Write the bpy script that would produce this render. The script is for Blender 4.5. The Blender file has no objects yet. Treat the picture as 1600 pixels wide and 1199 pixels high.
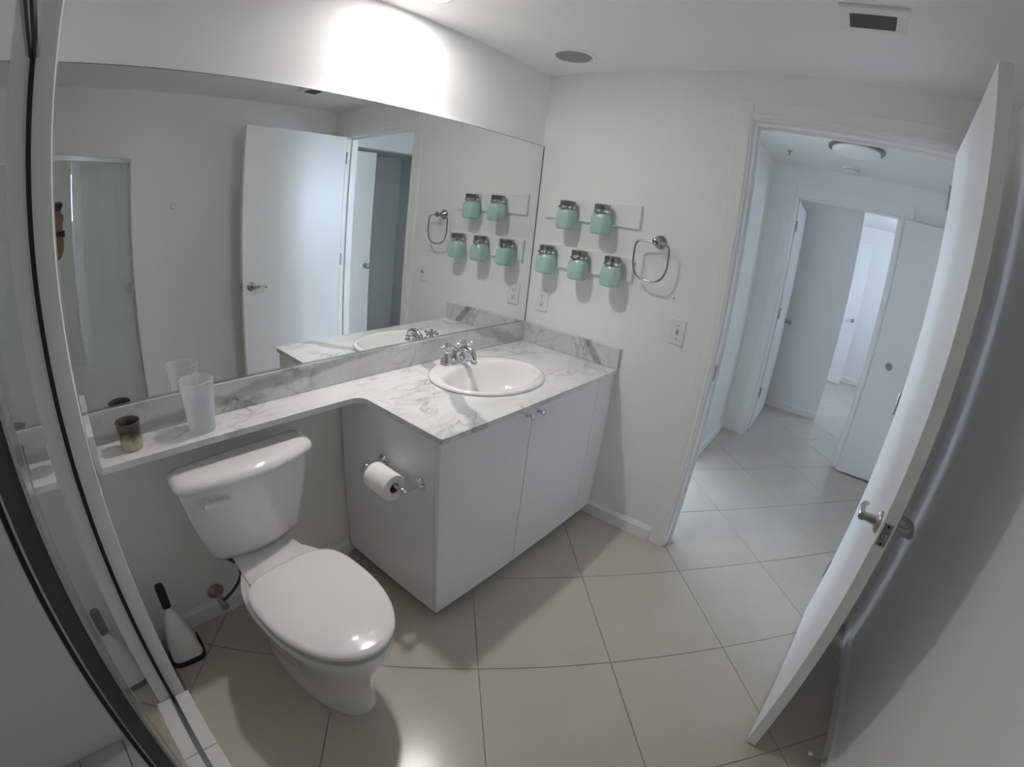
import bpy, bmesh, math, random
from mathutils import Vector, Matrix
random.seed(4)
PI = math.pi
sc = bpy.context.scene
C = sc.collection

# ---------------------------------------------------------------- camera (wide fisheye lens)
CAMP = Vector((-2.0449, -1.488, 1.4817)); YAW, PITCH, ROLL = 0.6389, -0.3452, 0.1107
cd = bpy.data.cameras.new('camera'); cam = bpy.data.objects.new('camera', cd); C.objects.link(cam); sc.camera = cam
fwd = Vector((math.cos(YAW)*math.cos(PITCH), math.sin(YAW)*math.cos(PITCH), math.sin(PITCH)))
rgt = Vector((math.sin(YAW), -math.cos(YAW), 0)); upv = rgt.cross(fwd)
r2 = math.cos(ROLL)*rgt + math.sin(ROLL)*upv; u2 = -math.sin(ROLL)*rgt + math.cos(ROLL)*upv
cam.matrix_world = Matrix(((r2.x, u2.x, -fwd.x, CAMP.x), (r2.y, u2.y, -fwd.y, CAMP.y), (r2.z, u2.z, -fwd.z, CAMP.z), (0, 0, 0, 1)))
cd.type = 'PANO'; cd.panorama_type = 'FISHEYE_LENS_POLYNOMIAL'
cd.sensor_fit = 'HORIZONTAL'; cd.sensor_width = 16.0; cd.sensor_height = 11.99
cd.fisheye_fov = PI
cd.fisheye_polynomial_k0 = 0.0
cd.fisheye_polynomial_k1 = -1.2946/10; cd.fisheye_polynomial_k2 = -0.2677/100
cd.fisheye_polynomial_k3 = 0.4781/1000; cd.fisheye_polynomial_k4 = -0.1588/10000
cd.clip_start = 0.01; cd.clip_end = 100

# ---------------------------------------------------------------- sky, daylight, exposure
SKY = 9.2; BULB = 73.0; SPOT = 11.5; EXPOSURE = 1.55
w = bpy.data.worlds.new('sky'); sc.world = w; w.use_nodes = True
w.node_tree.nodes['Background'].inputs[0].default_value = (0.69, 0.79, 1.0, 1)
w.node_tree.nodes['Background'].inputs[1].default_value = SKY
def portal(name, loc, rot, sx, sy):
    l = bpy.data.lights.new(name, 'AREA'); l.shape = 'RECTANGLE'; l.size = sx; l.size_y = sy
    l.cycles.is_portal = True
    o = bpy.data.objects.new(name, l); o.location = loc; o.rotation_euler = rot; C.objects.link(o)
portal('window_portal', (3.05, 2.69, 1.5), (-PI/2, 0, 0), 1.7, 1.2)
portal('window_portal', (4.29, 0.5, 1.75), (0, PI/2, 0), 0.9, 1.6)
portal('window_portal', (4.1, -3.29, 1.72), (PI/2, 0, 0), .66, .76)  # portal at the added far room window
sc.cycles.max_bounces = 16; sc.cycles.diffuse_bounces = 11; sc.cycles.glossy_bounces = 8; sc.cycles.transparent_max_bounces = 12
vs = sc.view_settings
vs.view_transform = 'Standard'; vs.look = 'None'; vs.exposure = EXPOSURE; vs.gamma = 1.0; vs.use_curve_mapping = False

# ---------------------------------------------------------------- measurements
H = 2.26            # ceiling
W = 2.078           # room width
ZC, ZB = 0.831, 0.934
DC, LC, DS = 0.59, 1.1475, 0.168
YD0, YD1, ZD = -1.037, -1.91, 2.052
XG = -2.1076        # shower glass plane
YS = -0.354         # shower end wall face

# ---------------------------------------------------------------- materials
MATS = {}
def mat(name, col=(.8, .8, .8), rough=.5, metal=0., bump=0., bscale=200., var=0., vscale=6., spec=.5, coat=0., emit=None, estr=0.):
    if name in MATS: return MATS[name]
    m = bpy.data.materials.new(name); m.use_nodes = True; nt = m.node_tree; b = nt.nodes['Principled BSDF']
    b.inputs['Base Color'].default_value = (*col, 1); b.inputs['Roughness'].default_value = rough; b.inputs['Metallic'].default_value = metal
    b.inputs['Specular IOR Level'].default_value = spec; b.inputs['Coat Weight'].default_value = coat; b.inputs['Coat Roughness'].default_value = .05
    tc = nt.nodes.new('ShaderNodeTexCoord')
    if var:
        n = nt.nodes.new('ShaderNodeTexNoise'); n.inputs['Scale'].default_value = vscale; n.inputs['Detail'].default_value = 4
        r = nt.nodes.new('ShaderNodeValToRGB')
        r.color_ramp.elements[0].position = .3; r.color_ramp.elements[1].position = .7
        r.color_ramp.elements[0].color = (*[c*(1-var) for c in col], 1); r.color_ramp.elements[1].color = (*[min(1, c*(1+var)) for c in col], 1)
        nt.links.new(tc.outputs['Object'], n.inputs['Vector']); nt.links.new(n.outputs['Fac'], r.inputs[0]); nt.links.new(r.outputs[0], b.inputs['Base Color'])
    if bump:
        n2 = nt.nodes.new('ShaderNodeTexNoise'); n2.inputs['Scale'].default_value = bscale; n2.inputs['Detail'].default_value = 3
        bp = nt.nodes.new('ShaderNodeBump'); bp.inputs['Strength'].default_value = bump; bp.inputs['Distance'].default_value = .002
        nt.links.new(tc.outputs['Object'], n2.inputs['Vector']); nt.links.new(n2.outputs['Fac'], bp.inputs['Height']); nt.links.new(bp.outputs[0], b.inputs['Normal'])
    if emit: b.inputs['Emission Color'].default_value = (*emit, 1); b.inputs['Emission Strength'].default_value = estr
    MATS[name] = m; return m
PAINT = mat('wall_paint', (.90, .90, .89), .6, bump=.12, bscale=160, spec=.3)
CEIL = mat('ceiling_paint', (.90, .90, .885), .7, bump=.1, bscale=140, spec=.25)
TRIM = mat('trim_paint', (.90, .90, .895), .35, bump=.04, bscale=90)
DOORP = mat('door_paint', (.88, .88, .885), .3, bump=.03, bscale=60)
LAM = mat('white_laminate', (.87, .87, .88), .3, var=.01, vscale=3)
PORC = mat('white_porcelain', (.88, .87, .855), .08, coat=.6)
SEATP = mat('white_seat_plastic', (.89, .87, .855), .15, coat=.3)
CHROME = mat('chrome', (.72, .73, .74), .1, 1.0)
BRUSHED = mat('brushed_nickel', (.45, .44, .42), .28, 1.0)
ALU = mat('polished_aluminium', (.62, .63, .64), .18, 1.0)
DARKALU = mat('dark_bronze_aluminium', (.11, .11, .115), .5, .2, bump=.1, bscale=300)
BLACK = mat('black_plastic', (.015, .015, .017), .35)
GASKET = mat('black_rubber_gasket', (.02, .02, .022), .6)
GROUT = mat('beige_grout', (.35, .33, .29), 1.0, spec=.0)
TILE = mat('cream_porcelain_tile', (.55, .515, .45), .22, var=.035, vscale=5, bump=.02, bscale=40)
STILE_T = mat('grey_shower_tile', (.55, .55, .53), .4, var=.05, vscale=8)
CURBT = mat('white_curb_tile', (.80, .79, .77), .25, var=.03, vscale=9)
MINT = mat('mint_glass', (.45, .64, .565), .22, var=.04, vscale=30, coat=.3)
PAPER = mat('toilet_paper', (.88, .87, .85), .9, bump=.3, bscale=400)
CARD = mat('brown_cardboard', (.25, .18, .12), .9)
MIRROR = mat('mirror_silver', (.85, .875, .86), .0, 1.0)
DARK = mat('dark_void', (.02, .02, .02), .8)
GREYLENS = mat('grey_lens', (.33, .33, .32), .5, bump=.3, bscale=300)
LITEP = mat('white_plastic', (.85, .85, .84), .35)
WAX = mat('yellow_wax', (.62, .55, .33), .45, var=.12, vscale=60)
HOSE = mat('braided_hose', (.10, .10, .10), .4, .6, bump=.8, bscale=500)
COPPER = mat('tarnished_escutcheon', (.42, .32, .30), .3, .9)
SKIN = mat('skin', (.23, .13, .085), .5, var=.05, vscale=20)
BLINDM = mat('white_blind_slat', (.85, .86, .86), .4)
BULBM = mat('bulb_glow', (1, 1, 1), .4, emit=(1.0, .965, .93), estr=BULB)

def glass_mat(name, tint, rough=.0, ior=1.5):
    m = bpy.data.materials.new(name); m.use_nodes = True; nt = m.node_tree
    nt.nodes.remove(nt.nodes['Principled BSDF']); out = nt.nodes['Material Output']
    t = nt.nodes.new('ShaderNodeBsdfTransparent'); t.inputs[0].default_value = (*tint, 1)
    g = nt.nodes.new('ShaderNodeBsdfGlossy'); g.inputs['Roughness'].default_value = rough; g.inputs[0].default_value = (1, 1, 1, 1)
    f = nt.nodes.new('ShaderNodeFresnel'); f.inputs[0].default_value = ior
    mx = nt.nodes.new('ShaderNodeMixShader')
    ge = nt.nodes.new('ShaderNodeNewGeometry'); iv = nt.nodes.new('ShaderNodeMath'); iv.operation = 'SUBTRACT'; iv.inputs[0].default_value = 1.0
    nt.links.new(ge.outputs['Backfacing'], iv.inputs[1])
    fa = nt.nodes.new('ShaderNodeMath'); fa.operation = 'ADD'; fa.inputs[1].default_value = 1.0; nt.links.new(f.outputs[0], fa.inputs[0])
    fb = nt.nodes.new('ShaderNodeMath'); fb.operation = 'MULTIPLY'; fb.inputs[1].default_value = 2.0; nt.links.new(f.outputs[0], fb.inputs[0])
    f2 = nt.nodes.new('ShaderNodeMath'); f2.operation = 'DIVIDE'; f2.use_clamp = True; nt.links.new(fb.outputs[0], f2.inputs[0]); nt.links.new(fa.outputs[0], f2.inputs[1])   # both faces of the pane reflect
    ml = nt.nodes.new('ShaderNodeMath'); ml.operation = 'MULTIPLY'; ml.use_clamp = True; nt.links.new(f2.outputs[0], ml.inputs[0]); nt.links.new(iv.outputs[0], ml.inputs[1])
    nt.links.new(ml.outputs[0], mx.inputs[0]); nt.links.new(t.outputs[0], mx.inputs[1]); nt.links.new(g.outputs[0], mx.inputs[2]); nt.links.new(mx.outputs[0], out.inputs[0])
    return m
GLASS = glass_mat('shower_glass', (.925, .945, .94))
PANE = glass_mat('window_pane_glass', (.96, .98, .98))
def frost_mat():
    m = bpy.data.materials.new('frosted_plastic'); m.use_nodes = True; nt = m.node_tree; b = nt.nodes['Principled BSDF']
    b.inputs['Base Color'].default_value = (.9, .91, .92, 1); b.inputs['Roughness'].default_value = .35
    t = nt.nodes.new('ShaderNodeBsdfTransparent'); t.inputs[0].default_value = (.95, .96, .97, 1)
    tl = nt.nodes.new('ShaderNodeBsdfTranslucent'); tl.inputs[0].default_value = (.9, .9, .92, 1)
    m1 = nt.nodes.new('ShaderNodeMixShader'); m1.inputs[0].default_value = .45
    m2 = nt.nodes.new('ShaderNodeMixShader'); m2.inputs[0].default_value = .56
    nt.links.new(b.outputs[0], m1.inputs[1]); nt.links.new(tl.outputs[0], m1.inputs[2])
    nt.links.new(m1.outputs[0], m2.inputs[1]); nt.links.new(t.outputs[0], m2.inputs[2]); nt.links.new(m2.outputs[0], nt.nodes['Material Output'].inputs[0])
    return m
FROST = frost_mat()

def marble_mat(name, bands=(), base=(.80, .80, .79), swirl=(0, 0, 0), dark=1.0):
    """white marble: soft clouds, thin ridge veins, plus broad grey bands given as (point, direction, half width)"""
    m = bpy.data.materials.new(name); m.use_nodes = True; nt = m.node_tree; b = nt.nodes['Principled BSDF']; N = nt.nodes.new; K = nt.links.new
    b.inputs['Roughness'].default_value = .16; b.inputs['Coat Weight'].default_value = .2
    tc = N('ShaderNodeTexCoord'); mp = N('ShaderNodeMapping'); mp.inputs['Rotation'].default_value = (.3, .2, .75); mp.inputs['Location'].default_value = swirl
    mp.inputs['Scale'].default_value = (1.0, 2.1, 1.3)
    K(tc.outputs['Object'], mp.inputs[0])
    def math_(op, a, bb=None, cl=False):
        n = N('ShaderNodeMath'); n.operation = op; n.use_clamp = cl
        for i, v in enumerate((a, bb)):
            if v is None: continue
            if hasattr(v, 'links'): K(v, n.inputs[i])
            else: n.inputs[i].default_value = v
        return n.outputs[0]
    def ridge(scale, dist, width, det=7):
        n = N('ShaderNodeTexNoise'); n.inputs['Scale'].default_value = scale; n.inputs['Detail'].default_value = det; n.inputs['Distortion'].default_value = dist; n.inputs['Roughness'].default_value = .55
        K(mp.outputs[0], n.inputs['Vector'])
        d = math_('ABSOLUTE', math_('SUBTRACT', n.outputs['Fac'], .5))
        return math_('SUBTRACT', 1.0, math_('DIVIDE', d, width), True)
    cl = N('ShaderNodeTexNoise'); cl.inputs['Scale'].default_value = 4.5; cl.inputs['Detail'].default_value = 6; K(mp.outputs[0], cl.inputs['Vector'])
    cloud = math_('MULTIPLY', math_('SUBTRACT', cl.outputs['Fac'], .45, True), 1.1, True)
    v1 = math_('MULTIPLY', math_('POWER', ridge(2.6, 1.2, .035), 1.5), .46)
    v2 = math_('MULTIPLY', math_('POWER', ridge(6.5, .9, .05), 1.5), .22)
    msk = N('ShaderNodeTexNoise'); msk.inputs['Scale'].default_value = 5; K(tc.outputs['Object'], msk.inputs['Vector'])
    gate = math_('MULTIPLY', math_('SUBTRACT', msk.outputs['Fac'], .38, True), 4.0, True)
    tot = math_('ADD', math_('MULTIPLY', math_('ADD', v1, v2), gate), math_('MULTIPLY', cloud, .5))
    if bands:
        wn = N('ShaderNodeTexNoise'); wn.inputs['Scale'].default_value = 9; wn.inputs['Detail'].default_value = 5; K(tc.outputs['Object'], wn.inputs['Vector'])
        wob = N('ShaderNodeVectorMath'); wob.operation = 'SUBTRACT'; K(wn.outputs['Color'], wob.inputs[0]); wob.inputs[1].default_value = (.5, .5, .5)
        wsc = N('ShaderNodeVectorMath'); wsc.operation = 'SCALE'; K(wob.outputs[0], wsc.inputs[0]); wsc.inputs['Scale'].default_value = .07
        pos = N('ShaderNodeVectorMath'); pos.operation = 'ADD'; K(tc.outputs['Object'], pos.inputs[0]); K(wsc.outputs[0], pos.inputs[1])
        for (p, n_, hw, st) in bands:
            s = N('ShaderNodeVectorMath'); s.operation = 'SUBTRACT'; K(pos.outputs[0], s.inputs[0]); s.inputs[1].default_value = p
            d = N('ShaderNodeVectorMath'); d.operation = 'DOT_PRODUCT'; K(s.outputs[0], d.inputs[0]); d.inputs[1].default_value = n_
            a = math_('ABSOLUTE', d.outputs['Value'])
            f = math_('MULTIPLY', math_('SUBTRACT', hw, a), 70.0, True)
            tot = math_('ADD', tot, math_('MULTIPLY', f, st))
    fac = math_('MULTIPLY', tot, dark, True)
    mx = N('ShaderNodeMix'); mx.data_type = 'RGBA'; mx.inputs['A'].default_value = (*base, 1); mx.inputs['B'].default_value = (.20, .20, .21, 1)
    K(fac, mx.inputs['Factor']); K(mx.outputs['Result'], b.inputs['Base Color'])
    return m
nb = Vector((.89, -.46, 0))
MARBLE = marble_mat('white_marble', [((-.925, -.48, 0), nb, .036, .5), ((-.905, -.28, 0), (.79, -.61, 0), .005, .3)])
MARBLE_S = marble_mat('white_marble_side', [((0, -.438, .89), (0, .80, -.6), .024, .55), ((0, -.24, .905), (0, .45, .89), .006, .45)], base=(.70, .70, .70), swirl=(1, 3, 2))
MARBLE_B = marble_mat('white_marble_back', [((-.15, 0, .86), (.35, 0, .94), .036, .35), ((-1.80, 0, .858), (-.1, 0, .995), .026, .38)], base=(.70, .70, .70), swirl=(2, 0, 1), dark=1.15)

# ---------------------------------------------------------------- mesh helpers
def box(bm, x0, x1, y0, y1, z0, z1):
    x0, x1 = min(x0, x1), max(x0, x1); y0, y1 = min(y0, y1), max(y0, y1); z0, z1 = min(z0, z1), max(z0, z1)
    v = [bm.verts.new(p) for p in [(x0,y0,z0),(x1,y0,z0),(x1,y1,z0),(x0,y1,z0),(x0,y0,z1),(x1,y0,z1),(x1,y1,z1),(x0,y1,z1)]]
    for f in [(0,3,2,1),(4,5,6,7),(0,1,5,4),(1,2,6,5),(2,3,7,6),(3,0,4,7)]: bm.faces.new([v[i] for i in f])
def loft(bm, rings, cap0=True, cap1=True, closed=True):
    R = [[bm.verts.new(p) for p in r] for r in rings]; n = len(R[0])
    for a, b in zip(R, R[1:]):
        for i in range(n if closed else n-1):
            j = (i+1) % n; bm.faces.new((a[i], a[j], b[j], b[i]))
    if cap0: bm.faces.new(list(reversed(R[0])))
    if cap1: bm.faces.new(R[-1])
def frame_of(ax):
    a = Vector(ax).normalized(); t = Vector((0, 0, 1)) if abs(a.z) < .9 else Vector((1, 0, 0))
    u = a.cross(t).normalized(); return a, u, a.cross(u)
def lathe(bm, o, ax, prof, n=24, cap0=True, cap1=True):
    a, u, v = frame_of(ax); o = Vector(o)
    rings = [[o + a*h + (u*math.cos(2*PI*i/n) + v*math.sin(2*PI*i/n))*max(r, 1e-4) for i in range(n)] for r, h in prof]
    loft(bm, rings, cap0, cap1)
def smooth_path(pts, k=8):
    P = [Vector(p) for p in pts]; P = [P[0]*2-P[1]] + P + [P[-1]*2-P[-2]]; out = []
    for i in range(1, len(P)-2):
        for s in range(k):
            t = s/k; a, b, c, d = P[i-1], P[i], P[i+1], P[i+2]
            out.append(.5*((2*b)+(c-a)*t+(2*a-5*b+4*c-d)*t*t+(3*b-a-3*c+d)*t**3))
    out.append(P[-2]); return out
def tube(bm, pts, r, n=10, closed=False):
    pts = [Vector(p) for p in pts]; m = len(pts); rs = r if isinstance(r, (list, tuple)) else [r]*m
    rings = []; prev = None
    for i, p in enumerate(pts):
        if closed: t = pts[(i+1) % m]-pts[i-1]
        else: t = pts[min(i+1, m-1)]-pts[max(i-1, 0)]
        t.normalize()
        if prev is None: _, u, _v = frame_of(t)
        else: u = (prev - t*prev.dot(t)).normalized()
        prev = u; v = t.cross(u)
        rings.append([p + (u*math.cos(2*PI*k/n)+v*math.sin(2*PI*k/n))*rs[i] for k in range(n)])
    if closed:
        R = [[bm.verts.new(q) for q in r_] for r_ in rings]
        # choose the twist that closes best
        best = min(range(n), key=lambda s: (R[0][s].co-R[-1][0].co).length)
        for i in range(m):
            a = R[i]; b = R[(i+1) % m]; sh = best if i == m-1 else 0
            for k in range(n): bm.faces.new((a[k], a[(k+1) % n], b[(k+1+sh) % n], b[(k+sh) % n]))
    else: loft(bm, rings)
def rrect(cx, cy, z, hx, hy, e=4.0, n=40):
    out = []
    for i in range(n):
        t = 2*PI*i/n; c, s = math.cos(t), math.sin(t)
        out.append(Vector((cx + hx*math.copysign(abs(c)**(2/e), c), cy + hy*math.copysign(abs(s)**(2/e), s), z)))
    return out
def obj(name, bm, m, parent=None, smooth=False, bevel=0., seg=2, label=None, auto=None):
    bmesh.ops.recalc_face_normals(bm, faces=bm.faces)
    me = bpy.data.meshes.new(name); bm.to_mesh(me); bm.free(); me.materials.append(m)
    if smooth:
        for p in me.polygons: p.use_smooth = True
        me.set_sharp_from_angle(angle=math.radians(auto or 40))
    o = bpy.data.objects.new(name, me); C.objects.link(o)
    if parent: o.parent = parent
    if bevel:
        b = o.modifiers.new('edge', 'BEVEL'); b.width = bevel; b.segments = seg; b.limit_method = 'ANGLE'; b.angle_limit = math.radians(50)
    if label: o['label'] = label
    return o
def B(name, b6, m, parent=None, bevel=0., **k):
    bm = bmesh.new(); box(bm, *b6); return obj(name, bm, m, parent, bevel=bevel, **k)
def tag(o, label, cat, group=None, kind=None):
    o['label'] = label; o['category'] = cat
    if group: o['group'] = group
    if kind: o['kind'] = kind
    return o
def thing(name, label, cat, loc=(0, 0, 0), rz=0., group=None, kind=None):
    o = bpy.data.objects.new(name, None); o.empty_display_size = .05; C.objects.link(o); o.location = loc; o.rotation_euler = (0, 0, rz)
    return tag(o, label, cat, group, kind)
def copy_tree(o, parent=None):
    c = o.copy(); C.objects.link(c); c.parent = parent
    for ch in list(o.children): copy_tree(ch, c)
    return c
def struct(name, boxes, m, label, cat, bevel=0.):
    bm = bmesh.new()
    for b in boxes: box(bm, *b)
    return tag(obj(name, bm, m, bevel=bevel), label, cat, kind='structure')

# ================================================================= SETTING
# ---- floor slab with diagonal tiles as pieces
floor = struct('floor', [(-3.05, 5.7, -3.4, 2.7, -.12, -.0035)], GROUT, 'cream tiled floor running from bathroom into hallway', 'floor')
S = .705   # joint spacing along x-y and x+y
def clip(poly, inside, cut):
    out = []
    for i in range(len(poly)):
        a, b = poly[i], poly[(i+1) % len(poly)]
        if inside(a): out.append(a)
        if inside(a) != inside(b): out.append(cut(a, b))
    return out
def cut_axis(k, val):
    def f(a, b):
        t = (val-a[k])/(b[k]-a[k]); return (a[0]+(b[0]-a[0])*t, a[1]+(b[1]-a[1])*t)
    return f
def tile_field(x0, x1, y0, y1, parent, m):
    shared = None; g = .0021
    for i in range(-8, 16):
        for j in range(-12, 12):
            u0 = -.345 + S*i + g; u1 = u0 + S - 2*g; v0 = -2.03 + S*j + g; v1 = v0 + S - 2*g   # u = x-y, v = x+y
            poly = [((u+v)/2, (v-u)/2) for u, v in ((u0, v0), (u1, v0), (u1, v1), (u0, v1))]
            full = all(x0 <= p[0] <= x1 and y0 <= p[1] <= y1 for p in poly)
            cx, cy = sum(p[0] for p in poly)/4, sum(p[1] for p in poly)/4
            if full and shared:
                o = bpy.data.objects.new('floor_tile', shared); C.objects.link(o); o.parent = parent; o.location = (cx, cy, 0); continue
            for k, val, sg in ((0, x0, 1), (0, x1, -1), (1, y0, 1), (1, y1, -1)):
                poly = clip(poly, lambda p: sg*(p[k]-val) >= 0, cut_axis(k, val))
                if not poly: break
            if len(poly) < 3: continue
            area = abs(sum(poly[a][0]*poly[(a+1) % len(poly)][1]-poly[(a+1) % len(poly)][0]*poly[a][1] for a in range(len(poly))))/2
            if area < .0015: continue
            bm = bmesh.new(); e = .0012
            ins = [(p[0]+(cx-p[0])*e/.3, p[1]+(cy-p[1])*e/.3) for p in poly]
            loft(bm, [[Vector((p[0]-cx, p[1]-cy, -.003)) for p in poly], [Vector((p[0]-cx, p[1]-cy, -.0008)) for p in poly], [Vector((p[0]-cx, p[1]-cy, 0)) for p in ins]])
            o = obj('floor_tile', bm, m, parent); o.location = (cx, cy, 0)
            if full: shared = o.data
tile_field(-2.05, 3.3, -2.6, 0.0, floor, TILE)
tile_field(3.3, 5.6, -3.3, -.9, floor, TILE)
tile_field(.1, 3.3, 0.0, 2.6, floor, TILE)

struct('ceiling', [(-3.05, 5.7, -3.4, 2.7, H, H+.1)], CEIL, 'flat white painted ceiling over bathroom and hallway', 'ceiling')
struct('wall_left', [(-2.06, .1, 0, .1, 0, H)], PAINT, 'white painted wall carrying the long mirror', 'wall')
struct('wall_far', [(0, .1, YD0, 0, 0, H), (0, .1, YD1, YD0, ZD, H), (0, .1, -W, YD1, 0, H)], PAINT, 'white painted wall with jars and the bathroom doorway', 'wall')
struct('wall_right', [(-3.05, .1, -W-.1, -W, 0, H)], PAINT, 'white painted wall behind the open bathroom door', 'wall')
struct('wall_rear', [(-3.05, -2.95, -W, YS, 0, H)], PAINT, 'white painted back wall of the shower', 'wall')
struct('wall_shower', [(-3.05, -2.06, YS, .1, 0, H)], PAINT, 'white end wall that boxes out beside the mirror', 'wall')
# hallway, bedroom, far room
struct('wall_hall_left', [(.1, .16, -.83, -.73, 0, H), (.16, 1.14, -.83, -.73, ZD, H), (1.14, 4.3, -.83, -.73, 0, H)], PAINT, 'white hallway wall with the bright bedroom doorway', 'wall')
struct('wall_hall_end', [(1.95, 2.07, -1.03, -.83, 0, H), (1.95, 2.07, -1.87, -1.03, ZD, H), (1.95, 2.07, -2.4, -1.87, 0, H)], PAINT, 'white hallway end wall with cased doorway', 'wall')
struct('wall_hall_right', [(.1, .13, -2.4, -2.3, 0, H), (1.35, 1.95, -2.4, -2.3, 0, H), (.13, 1.35, -2.4, -2.3, 2.035, H), (0, .1, -3.2, -W-.1, 0, H)], PAINT, 'white hallway side wall around the closet opening', 'wall')
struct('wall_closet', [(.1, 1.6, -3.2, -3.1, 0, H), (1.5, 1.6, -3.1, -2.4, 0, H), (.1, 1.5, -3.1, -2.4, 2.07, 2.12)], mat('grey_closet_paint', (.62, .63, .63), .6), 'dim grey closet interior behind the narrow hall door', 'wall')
struct('wall_partition', [(3.08, 3.2, -1.615, -.83, 0, H)], PAINT, 'white partition wall seen through the hallway end doorway', 'wall')
struct('wall_far_room', [(5.5, 5.6, -3.3, -.83, 0, H), (4.3, 5.6, -.83, -.73, 0, H), (2.07, 2.17, -3.4, -2.3, 0, H)], PAINT, 'white back wall of the far room', 'wall')
struct('wall_far_window', [(2.07, 3.77, -3.4, -3.3, 0, H), (4.43, 5.6, -3.4, -3.3, 0, H), (3.77, 4.43, -3.4, -3.3, 0, 1.34), (3.77, 4.43, -3.4, -3.3, 2.1, H)], PAINT, 'white far room wall around the added window', 'wall')
struct('wall_bedroom_near', [(0, .1, .1, 2.6, 0, H)], PAINT, 'white bedroom wall backing the bathroom', 'wall')
struct('wall_bedroom_window', [(0, 2.2, 2.6, 2.7, 0, H), (3.9, 4.3, 2.6, 2.7, 0, H), (2.2, 3.9, 2.6, 2.7, 0, .9), (2.2, 3.9, 2.6, 2.7, 2.1, H)], PAINT, 'white bedroom wall around the daylight windows', 'wall')
struct('wall_bedroom_end', [(4.2, 4.3, -.73, -.3, 0, H), (4.2, 4.3, 1.3, 2.6, 0, H), (4.2, 4.3, -.3, 1.3, 0, 1.3), (4.2, 4.3, -.3, 1.3, 2.2, H)], PAINT, 'white bedroom end wall around the blind covered window', 'wall')

def window(name, axis, p, a0, a1, z0, z1, label, mull):
    t = thing(name, label, 'window', kind='structure')
    f = .05
    def bx(u0, u1, za, zb, d0, d1, nm, m):
        b6 = (u0, u1, p+d0, p+d1, za, zb) if axis == 'y' else (p+d0, p+d1, u0, u1, za, zb)
        return B(nm, b6, m, t)
    bx(a0, a1, z0, z0+f, .02, .07, 'window_frame', ALU); bx(a0, a1, z1-f, z1, .02, .07, 'window_frame', ALU)
    bx(a0, a0+f, z0+f, z1-f, .02, .07, 'window_frame', ALU); bx(a1-f, a1, z0+f, z1-f, .02, .07, 'window_frame', ALU)
    for k in range(mull):
        u = a0 + (a1-a0)*(k+1)/(mull+1); bx(u-f/2, u+f/2, z0+f, z1-f, .02, .07, 'mullion', ALU)
    ed = [a0+f] + [a0+(a1-a0)*(k+1)/(mull+1) for k in range(mull)] + [a1-f]
    for k in range(mull+1): bx(ed[k]+(f/2 if k else 0), ed[k+1]-(f/2 if k < mull else 0), z0+f, z1-f, .04, .046, 'pane', PANE)
    return t
window('window_1', 'y', 2.6, 2.2, 3.9, .9, 2.1, 'wide bedroom window letting in daylight', 2)
window('window_2', 'x', 4.2, -.3, 1.3, 1.3, 2.2, 'bedroom window behind horizontal white blinds', 1)
window('added_window', 'y', -3.37, 3.77, 4.43, 1.34, 2.1, 'added unseen far room window letting in daylight', 1)  # unseen window, added to bring daylight into the far room
bl = thing('venetian_blind', 'white horizontal slat blind hanging at bedroom window', 'blind', (4.16, .5, 2.18))
B('head_rail', (-.02, .02, -.76, .76, -.04, 0), BLINDM, bl)
sm = None
for k in range(26):
    if sm is None:
        bm = bmesh.new(); box(bm, -.022, .022, -.75, .75, -.0012, .0012); o = obj('slat', bm, BLINDM, bl); sm = o.data
    else:
        o = bpy.data.objects.new('slat', sm); C.objects.link(o); o.parent = bl
    o.location = (0, 0, -.07-.031*k); o.rotation_euler = (0, .06, 0)
B('bottom_rail', (-.02, .02, -.75, .75, -.90, -.88), BLINDM, bl)

# ---- baseboards
def baseboard(name, b4, face, label, h=.08, d=.014):
    x0, x1, y0, y1 = b4
    bm = bmesh.new()
    prof = [(0, 0), (d, 0), (d, h-.018), (d*.55, h-.008), (d*.35, h), (0, h)]
    if face in ('-x', '+x'):
        s = -1 if face == '-x' else 1
        loft(bm, [[Vector((x0+s*a, y, z)) for a, z in prof] for y in (y0, y1)])
    else:
        s = -1 if face == '-y' else 1
        loft(bm, [[Vector((x, y0+s*a, z)) for a, z in prof] for x in (x0, x1)])
    return tag(obj(name, bm, TRIM), label, 'baseboard', kind='structure')
baseboard('baseboard_left', (-2.06, -1.14, 0, 0), '-y', 'white baseboard under the mirror wall behind the toilet')
baseboard('baseboard_far', (0, 0, YD0+.075, -.0), '-x', 'white baseboard between vanity and doorway casing')
baseboard('baseboard_right', (-2.02, -.016, -W, -W), '+y', 'white baseboard along the wall behind the open door')
baseboard('baseboard_hall', (1.225, 1.95, -.83, -.83), '-y', 'white hallway baseboard beside the bright doorway')
baseboard('baseboard_partition', (3.08, 3.08, -1.615, -.83), '-x', 'white baseboard on the partition beyond the hallway')
baseboard('baseboard_far_room', (5.5, 5.5, -3.3, -.83), '-x', 'white baseboard on the far room wall')

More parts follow.
